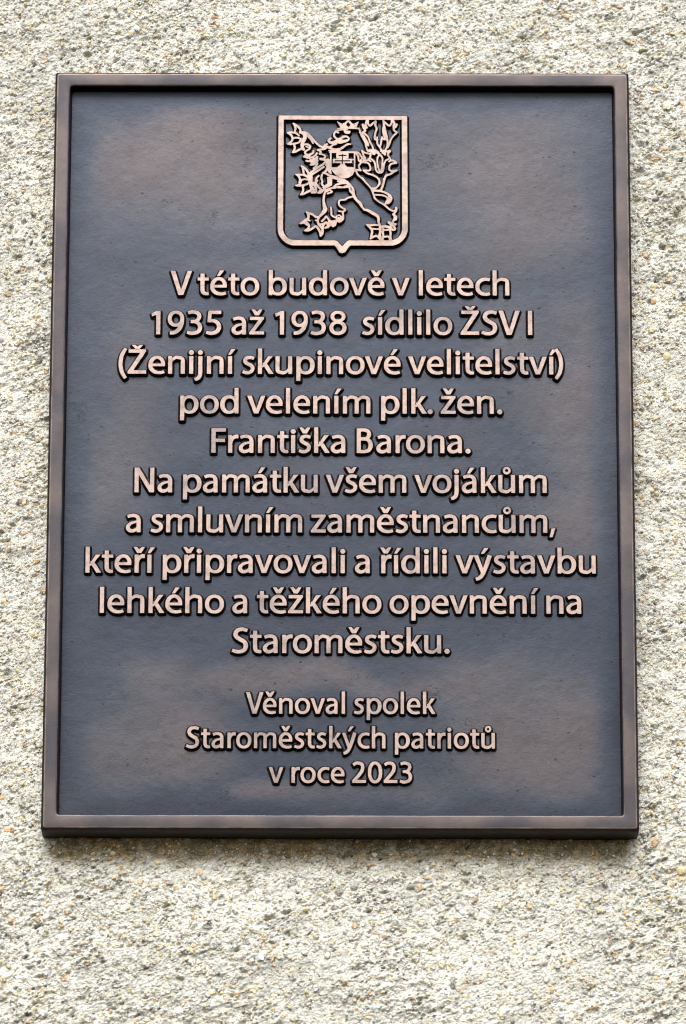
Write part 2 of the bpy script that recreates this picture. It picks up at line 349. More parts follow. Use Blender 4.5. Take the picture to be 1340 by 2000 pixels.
def glyph_sdf(ch, em, sx=1.0):
    base, add, sub = ch, [], []
    if ch in ACC: base, k, cx = ACC[ch]; add, sub = accent(k, cx)
    adv, plus, minus, dots = G[base]; sc_ = em/1000
    pts = np.vstack([np.asarray(p) for p in list(plus)+add]+[np.array([(c[0]-c[2], c[1]-c[2]), (c[0]+c[2], c[1]+c[2])]) for c in dots])
    box = (pts[:, 0].min()*sc_*sx, pts[:, 1].min()*sc_, pts[:, 0].max()*sc_*sx, pts[:, 1].max()*sc_)
    def f(X, Z):
        x, z = X/(sc_*sx), Z/sc_; d = np.full(X.shape, 1e9)
        for p in plus: d = np.minimum(d, sd_poly(p, x, z))
        if ch == '5' or True:
            for p in minus: d = np.maximum(d, -sd_poly(p, x, z))
        if base in 'bdp':            # stems are laid over the cut bowl again
            for p in plus[:-1]: d = np.minimum(d, sd_poly(p, x, z))
        if base == '9':
            pass
        for cx, cz, r in dots: d = np.minimum(d, np.hypot(x-cx, z-cz)-r)
        da = np.full(X.shape, 1e9)
        for p in add: da = np.minimum(da, sd_poly(p, x, z))
        for p in sub: da = np.maximum(da, -sd_poly(p, x, z))
        return (np.minimum(d, da)-GROW)*sc_
    return f, box, adv

# ------------------------------------------------------------------ the plaque
PLATE_Y = 10.0            # depth of the recessed panel behind the frame front
HALF_W, HALF_H, DEPTH = 200.0, 268.18, 27.0
plaque = bpy.data.objects.new('memorial_plaque', None); col.objects.link(plaque)
plaque.location = (0, 0, -HALF_H*MM)
plaque['label'] = 'dark bronze memorial plaque with raised copper lettering and lion shield on rough wall'
plaque['category'] = 'plaque'
bpy.context.view_layer.update()
def at_plaque(o, x=0, y=0, z=0): o.parent = plaque; o.location = (x*MM, y*MM, (z+HALF_H)*MM)

def frame_mesh():
    prof = [(-1.9, DEPTH), (-1.75, 12.0), (-1.6, 2.7), (-1.35, 2.1), (-0.5, 0.55), (-0.2, 0.22), (0.15, 0.07), (0.7, 0.0), (4.2, 0.05), (7.7, 0.0), (8.15, 0.08), (8.5, 0.3), (8.75, 0.75),
            (8.95, 2.0), (9.35, 8.4), (9.6, 9.5), (10.0, 10.0), (10.8, 10.25)]
    V, F, MI = [], [], []
    N = 60
    for off, y in prof:
        hw, hh = HALF_W-off, HALF_H-off; ring = []
        cr = 0.8 if off < 3 else 1.2
        for (sx, sz), (tx, tz) in ((((-1, 1)), ((1, 1))), ((1, 1), (1, -1)), ((1, -1), (-1, -1)), ((-1, -1), (-1, 1))):
            for k in range(N):
                t = k/N; t = (1-math.cos(math.pi*t))/2 if True else t
                ring.append(((sx+(tx-sx)*t)*hw, (sz+(tz-sz)*t)*hh))
        ring = np.array(ring)
        # slight hand-cast waviness of the edges, rounded corners
        wv = 0.10*vnoise(ring[:, 0]+500, ring[:, 1]+700, 21, 12)+0.06*vnoise(ring[:, 0]+500, ring[:, 1]+700, 6, 13)
        cx = np.maximum(np.abs(ring[:, 0])-(hw-cr*2), 0); cz = np.maximum(np.abs(ring[:, 1])-(hh-cr*2), 0)
        both = (cx > 0) & (cz > 0); pull = np.where(both, np.maximum(np.hypot(cx, cz)-cr*2, 0), 0)
        L = np.hypot(cx, cz)+1e-9
        ring[:, 0] -= np.sign(ring[:, 0])*(pull*cx/L); ring[:, 1] -= np.sign(ring[:, 1])*(pull*cz/L)
        ring[:, 1] = np.where(ring[:, 1] < 0, ring[:, 1]*(1+1.3/268*max(y, 0)/DEPTH*(off < 0)), ring[:, 1])   # the underside has more draft
        for (x, z), q in zip(ring, wv): V.append((x*(1+q/250), y+(q if y < 3 else 0), z*(1+q/330)))
    R = 4*N
    for a in range(len(prof)-1):
        for k in range(R):
            F.append((a*R+k, a*R+(k+1) % R, (a+1)*R+(k+1) % R, (a+1)*R+k))
            MI.append(1 if a < 5 else (2 if a >= 13 else (3 if a in (5, 6, 10, 11, 12) else 0)))
    me = mesh_np('frame', np.array(V)*MM, F, [M_frame, M_edge, M_side, M_worn], MI); me.flip_normals(); me.set_sharp_from_angle(angle=math.radians(28)); return me
o = link('frame', frame_mesh()); at_plaque(o)

def panel_mesh():
    nx, nz = 150, 200; xs = np.linspace(-190.6, 190.6, nx); zs = np.linspace(-258.8, 258.8, nz); X, Z = np.meshgrid(xs, zs)
    Y = PLATE_Y+0.28*vnoise(X, Z, 70, 21)+0.12*vnoise(X, Z, 24, 22)+0.05*vnoise(X, Z, 9, 23)
    V = np.stack([X, Y, Z], -1).reshape(-1, 3)*MM
    i = np.arange(nx-1); j = np.arange(nz-1)[:, None]; a = (j*nx+i).ravel()
    me = mesh_np('panel', V, np.stack([a, a+1, a+nx+1, a+nx], 1), [M_panel])
    # brown rubbed patches in the blue-black patina; pale sheen is painted in with them
    rub_sheen = np.zeros(X.shape); w1 = 34*vnoise(X+300, Z+300, 46, 81); w2 = 34*vnoise(X+700, Z+300, 46, 82)
    for cx, cz, rx, rz, k in ((-105, 205, 62, 46, 0.95), (120, 190, 60, 62, 0.85), (165, 30, 26, 70, 0.75), (160, -45, 40, 34, 0.55), (-160, -10, 26, 60, 0.4), (-150, 75, 24, 40, 0.35), (-120, -215, 52, 44, 0.7), (0, -250, 120, 16, 0.75),
                             (128, -215, 58, 46, 0.95), (0, -166, 150, 13, 0.65), (95, -170, 50, 24, 0.6), (-30, 130, 70, 12, 0.5), (-130, -170, 40, 24, 0.5), (60, 243, 90, 12, 0.35), (120, 90, 40, 30, 0.45), (-10, 8, 180, 40, 0.12)):
        rub_sheen = np.maximum(rub_sheen, k*np.exp(-(((X+w1-cx)/rx)**2+((Z+w2*0.7-cz)/rz)**2)))
    edge = np.minimum(190-np.abs(X), 258-np.abs(Z)); rub_sheen *= np.clip((edge-3+14*vnoise(X+90, Z+40, 30, 83))/20, 0, 1)
    rub_sheen -= 0.30*np.exp(-(np.maximum(edge, 0)/9)**2)+0.22*np.clip(-(Z-40)/260, 0, 1)*(1-np.clip(rub_sheen*2, 0, 1))  # dark patina rim, plus the dimmer reflection towards the bottom painted darker
    at = me.attributes.new('rub_and_sheen', 'FLOAT', 'POINT'); at.data.foreach_set('value', rub_sheen.astype(np.float32).ravel())
    return me
o = link('panel', panel_mesh()); at_plaque(o)
# thick cast body behind the panel
def box_mesh(name, x0, y0, z0, x1, y1, z1, mat):
    v = np.array([(x, y, z) for x in (x0, x1) for y in (y0, y1) for z in (z0, z1)])*MM
    return mesh_np(name, v, [(0, 1, 3, 2), (4, 6, 7, 5), (0, 4, 5, 1), (2, 3, 7, 6), (0, 2, 6, 4), (1, 5, 7, 3)], [mat], smooth=False)
o = link('backing', box_mesh('backing', -196, 12.5, -264, 196, DEPTH-0.5, 264, M_edge)); at_plaque(o)

# ---- lettering
LH = 4.0
LINES = [("V t\u00e9to budov\u011b v letech", -118.96, 116.7, 107.9, 25.9), ("1935 a\u017e 1938  s\u00eddlilo \u017dSV I", -131.97, 132.42, 79.4, 25.9),
         ("(\u017denijn\u00ed skupinov\u00e9 velitelstv\u00ed)", -154.3, 153.6, 51.0, 25.9), ("pod velen\u00edm plk. \u017een.", -111.2, 111.25, 22.65, 25.9),
         ("Franti\u0161ka Barona.", -89.4, 89.2, -5.5, 25.9), ("Na pam\u00e1tku v\u0161em voj\u00e1k\u016fm", -142.0, 141.5, -33.7, 25.9),
         ("a smluvn\u00edm zam\u011bstnanc\u016fm,", -147.5, 147.2, -61.95, 25.9), ("kte\u0159\u00ed p\u0159ipravovali a \u0159\u00eddili v\u00fdstavbu", -174.8, 174.5, -90.5, 25.9),
         ("lehk\u00e9ho a t\u011b\u017ek\u00e9ho opevn\u011bn\u00ed na", -164.5, 164.3, -118.7, 25.9), ("Starom\u011bstsku.", -74.2, 74.3, -146.5, 25.9),
         ("V\u011bnoval spolek", -64.1, 64.7, -188.6, 21.9), ("Starom\u011bstsk\u00fdch patriot\u016f", -104.6, 104.8, -212.4, 21.9), ("v roce 2023", -48.4, 48.65, -236.2, 21.9)]
KERN = {('V', ' '): -30, ('r', 'o'): -10, ('k', '.'): -20, ('\u00ed', ')'): -25, ('r', 'a'): -12, ('F', 'r'): -25, ('.', ' '): -10, ('a', '.'): -8, ('i', 'j'): 0, ('\u0131', 'j'): 0,
        ('m', ','): -10, ('V', '\u011b'): -38, ('a', 'v'): -8, ('a', 't'): 0, ('S', 'V'): -12, ('v', 'o'): -10, ('o', 'v'): -10, ('v', 'a'): -8, ('v', 'e'): -8}
meshes = {}
for txt, xl, xr, zb, em in LINES:
    pos = []; x = 0.0
    for k, ch in enumerate(txt):
        if k: x += KERN.get((txt[k-1], ch), 0)
        if ch == ' ': x += (192 if em > 24 else 205); pos.append(None); continue
        base = ACC[ch][0] if ch in ACC else ch
        pos.append(x); x += G[base][0]
    if txt[0] not in meshes: pass
    sx = 0.94 if em < 24 else 1.0
    def bounds(ch):
        key = (ch, em)
        if key not in meshes:
            f, box, adv = glyph_sdf(ch, em, sx)
            meshes[key] = (relief_mesh('letter', f, box, 0.25, LH), box)
        return meshes[key][1]
    # the drawn line is set to its measured width by tracking only
    s = em/1000*sx; first, last = txt[0], txt[-1]
    l0 = bounds(first)[0]-GROW*s; r0 = pos[-1]*s+bounds(last)[2]+GROW*s
    n = len(txt)-1; track = ((xr-xl)-(r0-l0))/n
    print('line', repr(txt[:12]), 'tracking/em %.4f' % (track/em))
    for k, ch in enumerate(txt):
        if ch == ' ': continue
        bounds(ch); me = meshes[(ch, em)][0]
        kind = 'digit' if ch.isdigit() else {'.': 'full_stop', ',': 'comma', '(': 'bracket', ')': 'bracket'}.get(ch, 'letter')
        o = link(kind, me)
        # alternate neighbours differ in height by a few hundredths of a millimetre, as castings do
        at_plaque(o, xl-l0+pos[k]*s+track*k, PLATE_Y+0.03*((k % 3)-1)-(0.12 if ch == ')' else 0), zb)

# ---- the shield with the lion
UX, UZ = 0.35835/9.571, 0.37626/9.571
def to_mm(p): return (-45.75+p[0]*UX, 241.65-p[1]*UZ)
B_, C_, D_ = (1148.6, 0), (0, 1244.3), (1148.6, 1244.3)
def tr(P, o): return [(x+o[0], y+o[1]) for x, y in P]
strokes = []; fills = []; cuts = []
def st(o, wd, *P):
    P = tr(P, o); P = [to_mm(p) for p in P]
    W = wd if isinstance(wd, (list, tuple)) else [wd]*len(P)
    A = catmull([(p[0], p[1], q) for p, q in zip(P, W)], 4) if len(P) > 2 else np.array([(p[0], p[1], q) for p, q in zip(P, W)])
    strokes.append((A[:, :2], A[:, 2]*UX/2*0.88))
def fl(o, *P): fills.append([to_mm(p) for p in tr(P, o)])
def ct(o, *P): cuts.append([to_mm(p) for p in tr(P, o)])
A0 = (0, 0)
# raised left paw
st(A0, [30, 44, 46, 44, 44], (310, 203), (352, 228), (412, 275), (442, 322), (440, 378))
st(A0, [30, 40, 38, 36], (318, 212), (352, 290), (342, 345), (362, 388))
st(A0, [26, 40, 38, 38, 34], (203, 382), (250, 370), (330, 378), (378, 397), (418, 432))
st(A0, [26, 44, 44, 40], (212, 388), (258, 412), (285, 442), (300, 490))
st(A0, 36, (288, 495), (332, 475), (392, 472), (455, 495))
st(A0, [24, 44, 40, 36], (205, 590), (252, 562), (290, 525), (302, 485))
st(A0, [24, 38, 36, 36, 38, 34], (212, 590), (262, 592), (332, 580), (402, 566), (440, 532), (452, 498))
st(A0, [26, 42, 42, 42, 36], (298, 745), (330, 700), (342, 660), (332, 615), (342, 585))
st(A0, [26, 42, 44, 44, 40], (300, 748), (352, 735), (404, 706), (455, 684), (490, 672))
st(A0, [50, 66, 80, 78, 66, 64, 60], (462, 375), (508, 395), (532, 450), (508, 520), (482, 580), (478, 640), (505, 690))
st(A0, [44, 44, 44, 44, 44, 44, 42, 40], (455, 370), (520, 370), (582, 392), (632, 440), (700, 522), (770, 592), (832, 636), (905, 640))
st(A0, [30, 40, 44, 40, 30], (560, 410), (600, 455), (640, 495), (660, 532), (683, 575))
st(A0, 38, (515, 600), (572, 596), (625, 632), (616, 680), (562, 712), (532, 742), (548, 790), (518, 822))
st(A0, 28, (552, 635), (598, 655)); st(A0, 40, (690, 715), (680, 760), (612, 792), (562, 806), (515, 825))
st(A0, 36, (752, 760), (730, 800), (652, 842), (592, 850), (532, 832)); st(A0, 42, (560, 905), (620, 910), (682, 882), (740, 850), (762, 830))
st(A0, 36, (690, 860), (682, 925), (740, 902), (766, 850)); st(A0, 42, (640, 975), (700, 970), (750, 930), (766, 900)); st(A0, 44, (700, 1045), (740, 1010), (762, 955))
fl(A0, (545, 770), (640, 790), (620, 835), (540, 830)); fl(A0, (620, 880), (700, 870), (720, 960), (660, 985))
# shoulder, neck, mane
st(A0, 44, (618, 1142), (700, 1082), (800, 1012), (880, 962), (940, 892), (965, 880)); st(A0, 40, (655, 1165), (740, 1112), (822, 1060), (885, 1018))
st(A0, 40, (770, 700), (832, 692), (902, 680), (942, 652), (992, 660), (1090, 690), (1160, 682)); st(A0, 34, (985, 712), (1180, 708))
st(A0, 34, (780, 700), (832, 742), (802, 770), (882, 790), (915, 832), (872, 862), (820, 862)); st(A0, 40, (820, 872), (880, 882), (942, 890), (962, 930), (930, 985))
st(A0, 42, (868, 650), (912, 612), (940, 592)); st(A0, 44, (875, 1130), (932, 1145), (990, 1180), (1042, 1190)); st(A0, 50, (962, 920), (950, 1050), (905, 1112))
fl(A0, (930, 900), (1000, 880), (1012, 1060), (1030, 1150), (985, 1130), (940, 1050))
# head
st(A0, 40, (1325, 300), (1180, 320), (1108, 345), (1152, 372)); st(A0, 40, (1105, 345), (1075, 400), (1086, 455), (1130, 492))
st(A0, [44, 50, 56, 60, 50, 44], (1010, 482), (975, 525), (1012, 560), (1072, 560), (1152, 522), (1232, 478))
fl(A0, (1090, 520), (1170, 480), (1235, 450), (1320, 452), (1250, 470), (1215, 492), (1260, 515), (1340, 500), (1364, 495), (1300, 550), (1190, 580), (1090, 560))
st(B_, 34, (85, 450), (130, 440), (178, 455), (205, 495), (160, 535), (90, 555)); ct(B_, (58, 492), (110, 478), (165, 488), (115, 512), (75, 505))
st(A0, 36, (902, 602), (942, 636), (1010, 638), (1062, 602), (1115, 588)); st(A0, 40, (1150, 702), (1222, 670), (1292, 612), (1345, 590)); st(B_, [40, 36, 26], (130, 622), (180, 590), (238, 592))
st(B_, 34, (-30, 718), (20, 690), (75, 655), (135, 618)); fl(B_, (103, 320), (160, 340), (232, 345), (222, 385), (165, 396), (125, 378))
# crown separate below ; right side of the mane
st(B_, 32, (392, 300), (415, 345), (412, 372), (445, 395)); st(B_, [42, 60, 66, 62, 50, 36], (440, 400), (478, 450), (505, 510), (540, 560), (560, 600), (566, 615))
st(B_, 34, (430, 405), (470, 480), (512, 560), (530, 640), (548, 700), (570, 725)); st(B_, 34, (500, 390), (568, 460), (600, 545), (648, 635), (658, 700))
# tail, upper left tuft
st(B_, 42, (465, 222), (480, 285), (512, 335), (470, 368), (450, 400)); st(B_, 38, (535, 150), (520, 215), (540, 280)); fl(B_, (470, 225), (515, 235), (550, 290), (500, 300), (478, 270))
st(B_, 36, (565, 140), (565, 205), (600, 244), (652, 200), (705, 158)); st(B_, 40, (708, 165), (700, 230), (724, 300), (700, 380), (688, 470), (700, 500), (740, 505))
st(B_, 36, (735, 462), (738, 575), (782, 645), (832, 730), (882, 790)); st(B_, 36, (822, 460), (802, 590), (782, 645)); st(B_, 36, (822, 460), (848, 492), (898, 500))
st(B_, [36, 46, 56, 70, 56], (850, 152), (862, 230), (855, 310), (868, 400), (895, 485)); st(B_, 36, (872, 260), (898, 380), (922, 480), (930, 580), (915, 650), (890, 700), (882, 780))
st(B_, 38, (852, 155), (902, 200), (960, 242), (1000, 200), (1008, 145)); st(B_, 44, (1030, 140), (1058, 205), (1048, 285))
st(B_, 36, (1103, 215), (1085, 262), (1042, 300), (1062, 342), (1100, 372), (1042, 430), (992, 500), (962, 590), (932, 650)); fl(B_, (1030, 225), (1100, 222), (1085, 265), (1030, 290))
st(B_, 30, (800, 720), (900, 705)); st(B_, 26, (830, 760), (862, 745), (905, 720))
# tail, knot in the middle
st(B_, [56, 66, 62, 50, 40], (585, 712), (660, 710), (722, 730), (770, 775), (800, 805)); fl(B_, (640, 730), (720, 740), (690, 790), (650, 785))
st(B_, 34, (455, 712), (505, 750), (592, 770)); st(B_, 34, (450, 715), (480, 800), (512, 860), (470, 905)); st(B_, 38, (615, 750), (602, 840), (562, 880), (535, 900)); st(B_, 34, (580, 890), (612, 912))
st(B_, 30, (430, 915), (435, 880), (465, 862), (495, 880), (490, 915), (440, 930)); st(B_, 34, (340, 770), (380, 820), (390, 895), (430, 935), (392, 1000), (415, 1070))
st(B_, 34, (345, 738), (402, 770), (440, 828), (478, 842)); st(B_, 36, (310, 1065), (428, 1082)); st(B_, 38, (430, 935), (500, 915), (560, 885)); st(B_, 30, (318, 748), (345, 775))
st(B_, 36, (480, 1078), (570, 1086), (610, 1060), (592, 980), (560, 942), (490, 932)); st(B_, 36, (480, 1080), (542, 1132), (602, 1152), (682, 1182), (752, 1232), (780, 1282), (780, 1340))
st(B_, 40, (850, 1340), (870, 1250), (902, 1180), (980, 1152), (1042, 1110), (1098, 1080)); st(B_, 36, (1095, 1083), (1002, 1090), (960, 1060), (970, 990), (1010, 955), (1090, 945))
st(B_, 36, (1095, 940), (1060, 910), (1010, 892), (958, 912)); st(B_, 38, (992, 890), (960, 830), (935, 780), (975, 712)); fl(B_, (900, 720), (975, 700), (990, 730), (940, 770))
st(B_, 34, (615, 862), (680, 920), (702, 1000), (712, 1070), (752, 1120), (822, 1120), (852, 1060), (862, 980), (890, 905), (942, 872))
st(B_, 32, (778, 790), (740, 850), (740, 950), (762, 1050), (788, 1112)); st(B_, 34, (798, 795), (832, 850), (832, 950), (820, 1050), (802, 1112))
# tail root, back of the body
st(B_, [36]*4, (340, 1090), (372, 1160), (442, 1222), (512, 1290)); st(D_, 36, (460, -20), (520, 60), (600, 145), (642, 215), (680, 325), (702, 370), (780, 430), (870, 482), (950, 552), (1012, 588), (1065, 590), (1092, 535))
st(D_, 52, (1090, 540), (1088, 580)); st(D_, 36, (1085, 600), (1062, 632), (1032, 660), (1085, 692), (1090, 740), (1042, 762), (1030, 810)); fl(D_, (1040, 640), (1095, 690), (1100, 760), (1030, 790), (1050, 720))
st(D_, 40, (950, 800), (1022, 830), (1080, 840)); st(D_, 42, (950, 812), (1040, 880), (1068, 930), (1030, 948), (990, 905)); st(D_, [36, 40, 50], (1040, 780), (985, 880), (905, 890)); fl(D_, (1000, 800), (1080, 835), (1060, 900), (1000, 850))
st(D_, 36, (628, 172), (700, 170), (760, 120), (776, 60), (775, 0)); st(D_, 40, (860, 0), (850, 90), (822, 170), (790, 215), (655, 205)); st(D_, 40, (655, 218), (800, 226), (902, 260), (980, 310), (1000, 370), (960, 438), (892, 455))
st(D_, 34, (690, 292), (830, 302), (902, 330), (930, 372), (892, 450)); fl(D_, (940, 300), (1000, 340), (990, 410), (900, 465), (930, 400))
# lower left arm paw
st(A0, [28, 46, 48, 46, 44], (465, 1000), (505, 1025), (560, 1072), (592, 1130), (600, 1200)); st(A0, [28, 40, 38, 36, 36], (478, 1010), (502, 1088), (512, 1150), (560, 1190), (592, 1222))
st(A0, [26, 38, 38, 36], (362, 1160), (440, 1164), (505, 1172), (562, 1196)); st(A0, [26, 42, 44, 44], (370, 1165), (420, 1200), (442, 1262), (432, 1312))
st(C_, [26, 44, 46, 40], (362, 124), (420, 108), (445, 70), (462, 18)); st(C_, [26, 38, 38, 36, 34], (372, 128), (452, 125), (542, 106), (598, 80), (615, 30)); st(C_, 34, (458, 30), (520, 5), (605, 15))
st(C_, [26, 42, 42, 40, 38], (452, 292), (490, 242), (502, 190), (495, 150), (520, 115)); st(C_, [26, 44, 46, 44, 40], (455, 296), (520, 275), (582, 240), (640, 212), (652, 150))
st(A0, [50, 72, 74, 70, 60, 50], (622, 1142), (640, 1180), (642, 1250), (645, 1340), (655, 1400), (690, 1440))
st(A0, 36, (790, 1185), (742, 1240), (732, 1300), (700, 1330), (715, 1370)); st(A0, 40, (850, 1165), (840, 1230), (860, 1290), (850, 1340), (905, 1392)); st(C_, 36, (765, 25), (742, 60), (700, 92))
st(C_, 40, (645, 135), (700, 195), (682, 252)); st(C_, 40, (662, 252), (735, 248), (742, 182), (718, 120)); st(C_, 40, (745, 90), (800, 165), (832, 192), (792, 252)); st(C_, 42, (782, 255), (830, 252), (872, 212), (905, 168))
fl(A0, (950, 1212), (1038, 1212), (1035, 1360), (1000, 1378), (968, 1398), (890, 1430), (860, 1400), (960, 1330)); fl(A0, (660, 1300), (740, 1310), (720, 1380), (670, 1360))
# belly, thigh
st(A0, 44, (1035, 1195), (1100, 1215), (1202, 1245), (1300, 1290)); st(C_, 36, (1290, 40), (1330, 55), (1200, 75), (1112, 112), (1062, 160), (982, 185), (920, 212)); st(C_, 34, (1340, 150), (1240, 155), (1160, 145), (1080, 170))
fl(A0, (1040, 1180), (1150, 1200), (1290, 1260), (1340, 1310), (1230, 1290), (1130, 1255), (1040, 1230))
st(D_, 40, (20, 0), (110, 15), (175, 60), (238, 118), (288, 190), (295, 240)); st(D_, 34, (0, 40), (90, 55), (160, 80), (200, 105), (222, 180), (230, 228), (270, 268)); st(D_, 34, (0, 158), (90, 155), (180, 120))
st(D_, 30, (0, 105), (60, 85), (150, 80)); st(D_, [40, 66, 62, 54, 58, 60, 42, 38], (275, 200), (282, 240), (300, 310), (350, 390), (405, 440), (430, 475), (460, 530), (500, 570))
st(D_, [38, 54, 62, 60, 50, 46, 44], (490, 570), (560, 585), (642, 630), (740, 690), (762, 740), (762, 800), (790, 870))
# bent left leg and its paw
st(C_, [36, 42, 44, 52, 74, 92, 72, 46, 42, 44, 44, 42, 38], (925, 205), (900, 280), (885, 360), (885, 430), (902, 510), (912, 570), (875, 630), (820, 690), (786, 740), (776, 800), (800, 855), (835, 895), (855, 920))
st(C_, 32, (1000, 205), (1040, 240), (958, 272)); st(C_, 32, (930, 235), (1000, 205)); st(C_, [28, 44, 46, 44, 42], (562, 615), (602, 638), (680, 662), (742, 708), (792, 708))
st(C_, [28, 48, 50, 44, 26], (570, 620), (602, 680), (590, 740), (522, 782), (450, 832)); st(C_, [26, 44, 46, 40], (455, 832), (520, 815), (572, 845), (612, 870)); st(C_, [40, 46, 46, 26], (560, 800), (610, 862), (600, 920), (530, 962))
st(C_, [26, 46, 46, 44, 44, 46, 36], (532, 965), (602, 958), (680, 920), (740, 882), (782, 922), (822, 1000), (830, 1062)); st(C_, [30, 48, 50, 48, 40], (832, 1062), (860, 1018), (868, 930), (875, 870), (905, 832))
st(C_, 30, (735, 770), (770, 775)); st(C_, 34, (560, 760), (625, 775)); st(C_, 38, (800, 850), (870, 840), (930, 808), (962, 850), (985, 880), (930, 910)); st(C_, 36, (855, 788), (902, 740), (935, 698), (1000, 780), (1080, 790))
fl(C_, (975, 770), (1012, 790), (1112, 765), (1132, 800), (1110, 868), (1060, 896), (1022, 862), (972, 912), (900, 918), (950, 862)); ct(C_, (905, 870), (945, 858), (950, 885), (915, 890))
st(C_, [30, 38, 38, 36, 30], (1020, 530), (1030, 600), (1030, 665), (1062, 698), (1102, 718)); st(C_, 36, (1420, 330), (1340, 350), (1280, 386), (1182, 400), (1172, 478), (1232, 535), (1290, 575), (1245, 620), (1252, 700), (1240, 758), (1182, 800))
st(C_, 30, (1170, 600), (1232, 608)); st(C_, 30, (1135, 765), (1122, 705), (1170, 676), (1212, 708), (1192, 745), (1160, 720)); fl(C_, (1120, 740), (1240, 700), (1250, 760), (1180, 805), (1110, 790))
# right lower paw
st(D_, [28, 40, 38, 38], (540, 852), (600, 862), (702, 855), (785, 862)); st(D_, [28, 42, 44, 44, 28], (550, 858), (602, 905), (640, 962), (630, 1050), (608, 1112)); st(D_, 34, (625, 925), (700, 932), (790, 930))
st(D_, [28, 42, 38, 40, 44, 42], (608, 1115), (660, 1080), (722, 1060), (770, 1100), (800, 1140), (810, 1170)); st(D_, 50, (790, 880), (792, 1000), (768, 1062)); st(D_, 40, (850, 930), (842, 990), (850, 1060), (830, 1170))
st(D_, 48, (790, 892), (900, 882), (982, 910)); st(D_, 34, (860, 952), (962, 945)); st(D_, 40, (970, 920), (985, 1000), (985, 1080), (1010, 1170)); st(D_, 36, (862, 1078), (950, 1072), (972, 1130)); st(D_, 30, (800, 1060), (810, 1140))

def union(strokes, fills, cuts, grow=0.0):
    def f(X, Z):
        d = np.full(X.shape, 3.0)
        for P, R in strokes:
            m = R.max()+3.0
            i0, i1 = np.searchsorted(X[0], (P[:, 0].min()-m, P[:, 0].max()+m)); j0, j1 = np.searchsorted(Z[:, 0], (P[:, 1].min()-m, P[:, 1].max()+m))
            if i1 <= i0 or j1 <= j0: continue
            d[j0:j1, i0:i1] = np.minimum(d[j0:j1, i0:i1], sd_stroke(P, R, X[j0:j1, i0:i1], Z[j0:j1, i0:i1]))
        for p in fills: d = np.minimum(d, sd_poly(p, X, Z)-0.15)
        for p in cuts: d = np.maximum(d, -sd_poly(p, X, Z))
        return d-grow
    return f
LPROF = [(0, 0.0), (0.12, 0.07), (0.32, 0.42), (0.68, 0.78), (1.3, 1.03)]
EH = 4.0
arms_root = None
# shield border, drawn from its outline (units of the same drawing)
def shp(P, n=5): return [to_mm((p[0]*2.1426-191.4, p[1]*2.1426-95.7)) for p in P]
def arc(cx, cy, r, a0, a1, n=12): return [(cx+r*math.cos(math.radians(a0+(a1-a0)*k/n)), cy+r*math.sin(math.radians(a0+(a1-a0)*k/n))) for k in range(n+1)]
outer = [(105, 70), (1230, 75)] + arc(1083, 1052, 152, 0, 90) + [(740, 1203), (722, 1215), (690, 1262), (665, 1272), (640, 1262), (612, 1215), (595, 1203)] + arc(255, 1052, 152, 90, 180)
inner = [(150, 105), (1184, 107)] + arc(1083, 1054, 104, 0, 90) + [(725, 1160), (705, 1168), (665, 1212), (625, 1168), (605, 1160)] + arc(253, 1054, 104, 90, 180)
PO, PI_ = np.array(shp(outer)), np.array(shp(inner))
bx = (PO[:, 0].min(), PO[:, 1].min(), PO[:, 0].max(), PO[:, 1].max())
shield = link('coat_of_arms', relief_mesh('shield_border', lambda X, Z: np.maximum(sd_poly(PO, X, Z), -sd_poly(PI_, X, Z)), bx, 0.3, EH+0.1)); at_plaque(shield, 0, PLATE_Y, 0)
def sub(name, me, dy=0.0):
    o = link(name, me); o.parent = shield; o.location = (0, dy*MM, 0); return o
lb = (-44.5, 150, 44.5, 238)
sub('lion', relief_mesh('lion', union(strokes, fills, cuts, 0.03), lb, 0.27, EH, LPROF, 0.03))
# crown
strokes, fills, cuts = [], [], []
st(B_, 30, (-5, 302), (100, 292), (200, 290), (395, 296)); fl(B_, (-12, 168), (75, 215), (130, 190), (175, 150), (215, 150), (262, 205), (300, 215), (382, 172), (335, 292), (60, 296))
ct(B_, (150, 225), (188, 168), (236, 225), (215, 258), (196, 275), (178, 258)); ct(B_, (62, 216), (86, 214), (78, 236)); ct(B_, (300, 216), (322, 216), (310, 236))
st(B_, 24, (195, 270), (195, 250))
me = relief_mesh('crown', union(strokes, fills, cuts, 0.02), (-3.5, 228, 18, 238), 0.2, EH+0.14, LPROF, 0.02)
sub('crown', me)
# breast shield with the double cross on its hill
strokes, fills, cuts = [], [], []
st(A0, 34, (1015, 745), (1015, 1040)); st(A0, 40, (1000, 742), (1340, 742), (1468, 745)); st(B_, 30, (312, 750), (312, 1050))
fl(A0, (1000, 1030), (1130, 1030), (1190, 990), (1210, 940), (1265, 940), (1285, 990), (1320, 1022), (1460, 1030), (1462, 1090), (1420, 1170), (1350, 1215), (1270, 1232), (1190, 1215), (1110, 1165), (1050, 1100))
fl(A0, (1122, 768), (1343, 768), (1343, 858), (1122, 858)); fl(A0, (1062, 872), (1408, 872), (1408, 942), (1062, 942)); fl(A0, (1185, 850), (1280, 850), (1280, 880), (1185, 880)); fl(B_, (200, 872), (312, 872), (312, 892), (200, 892))
for c in ((1160, 794, 1308, 818), (1088, 894, 1380, 918), (1222, 775, 1242, 965)):
    ct(A0, (c[0], c[1]), (c[2], c[1]), (c[2], c[3]), (c[0], c[3]))
sub('breast_shield', relief_mesh('breast_shield', union(strokes, fills, cuts, 0.0), (-9, 192, 11, 215), 0.2, EH+0.2, LPROF, 0.015))

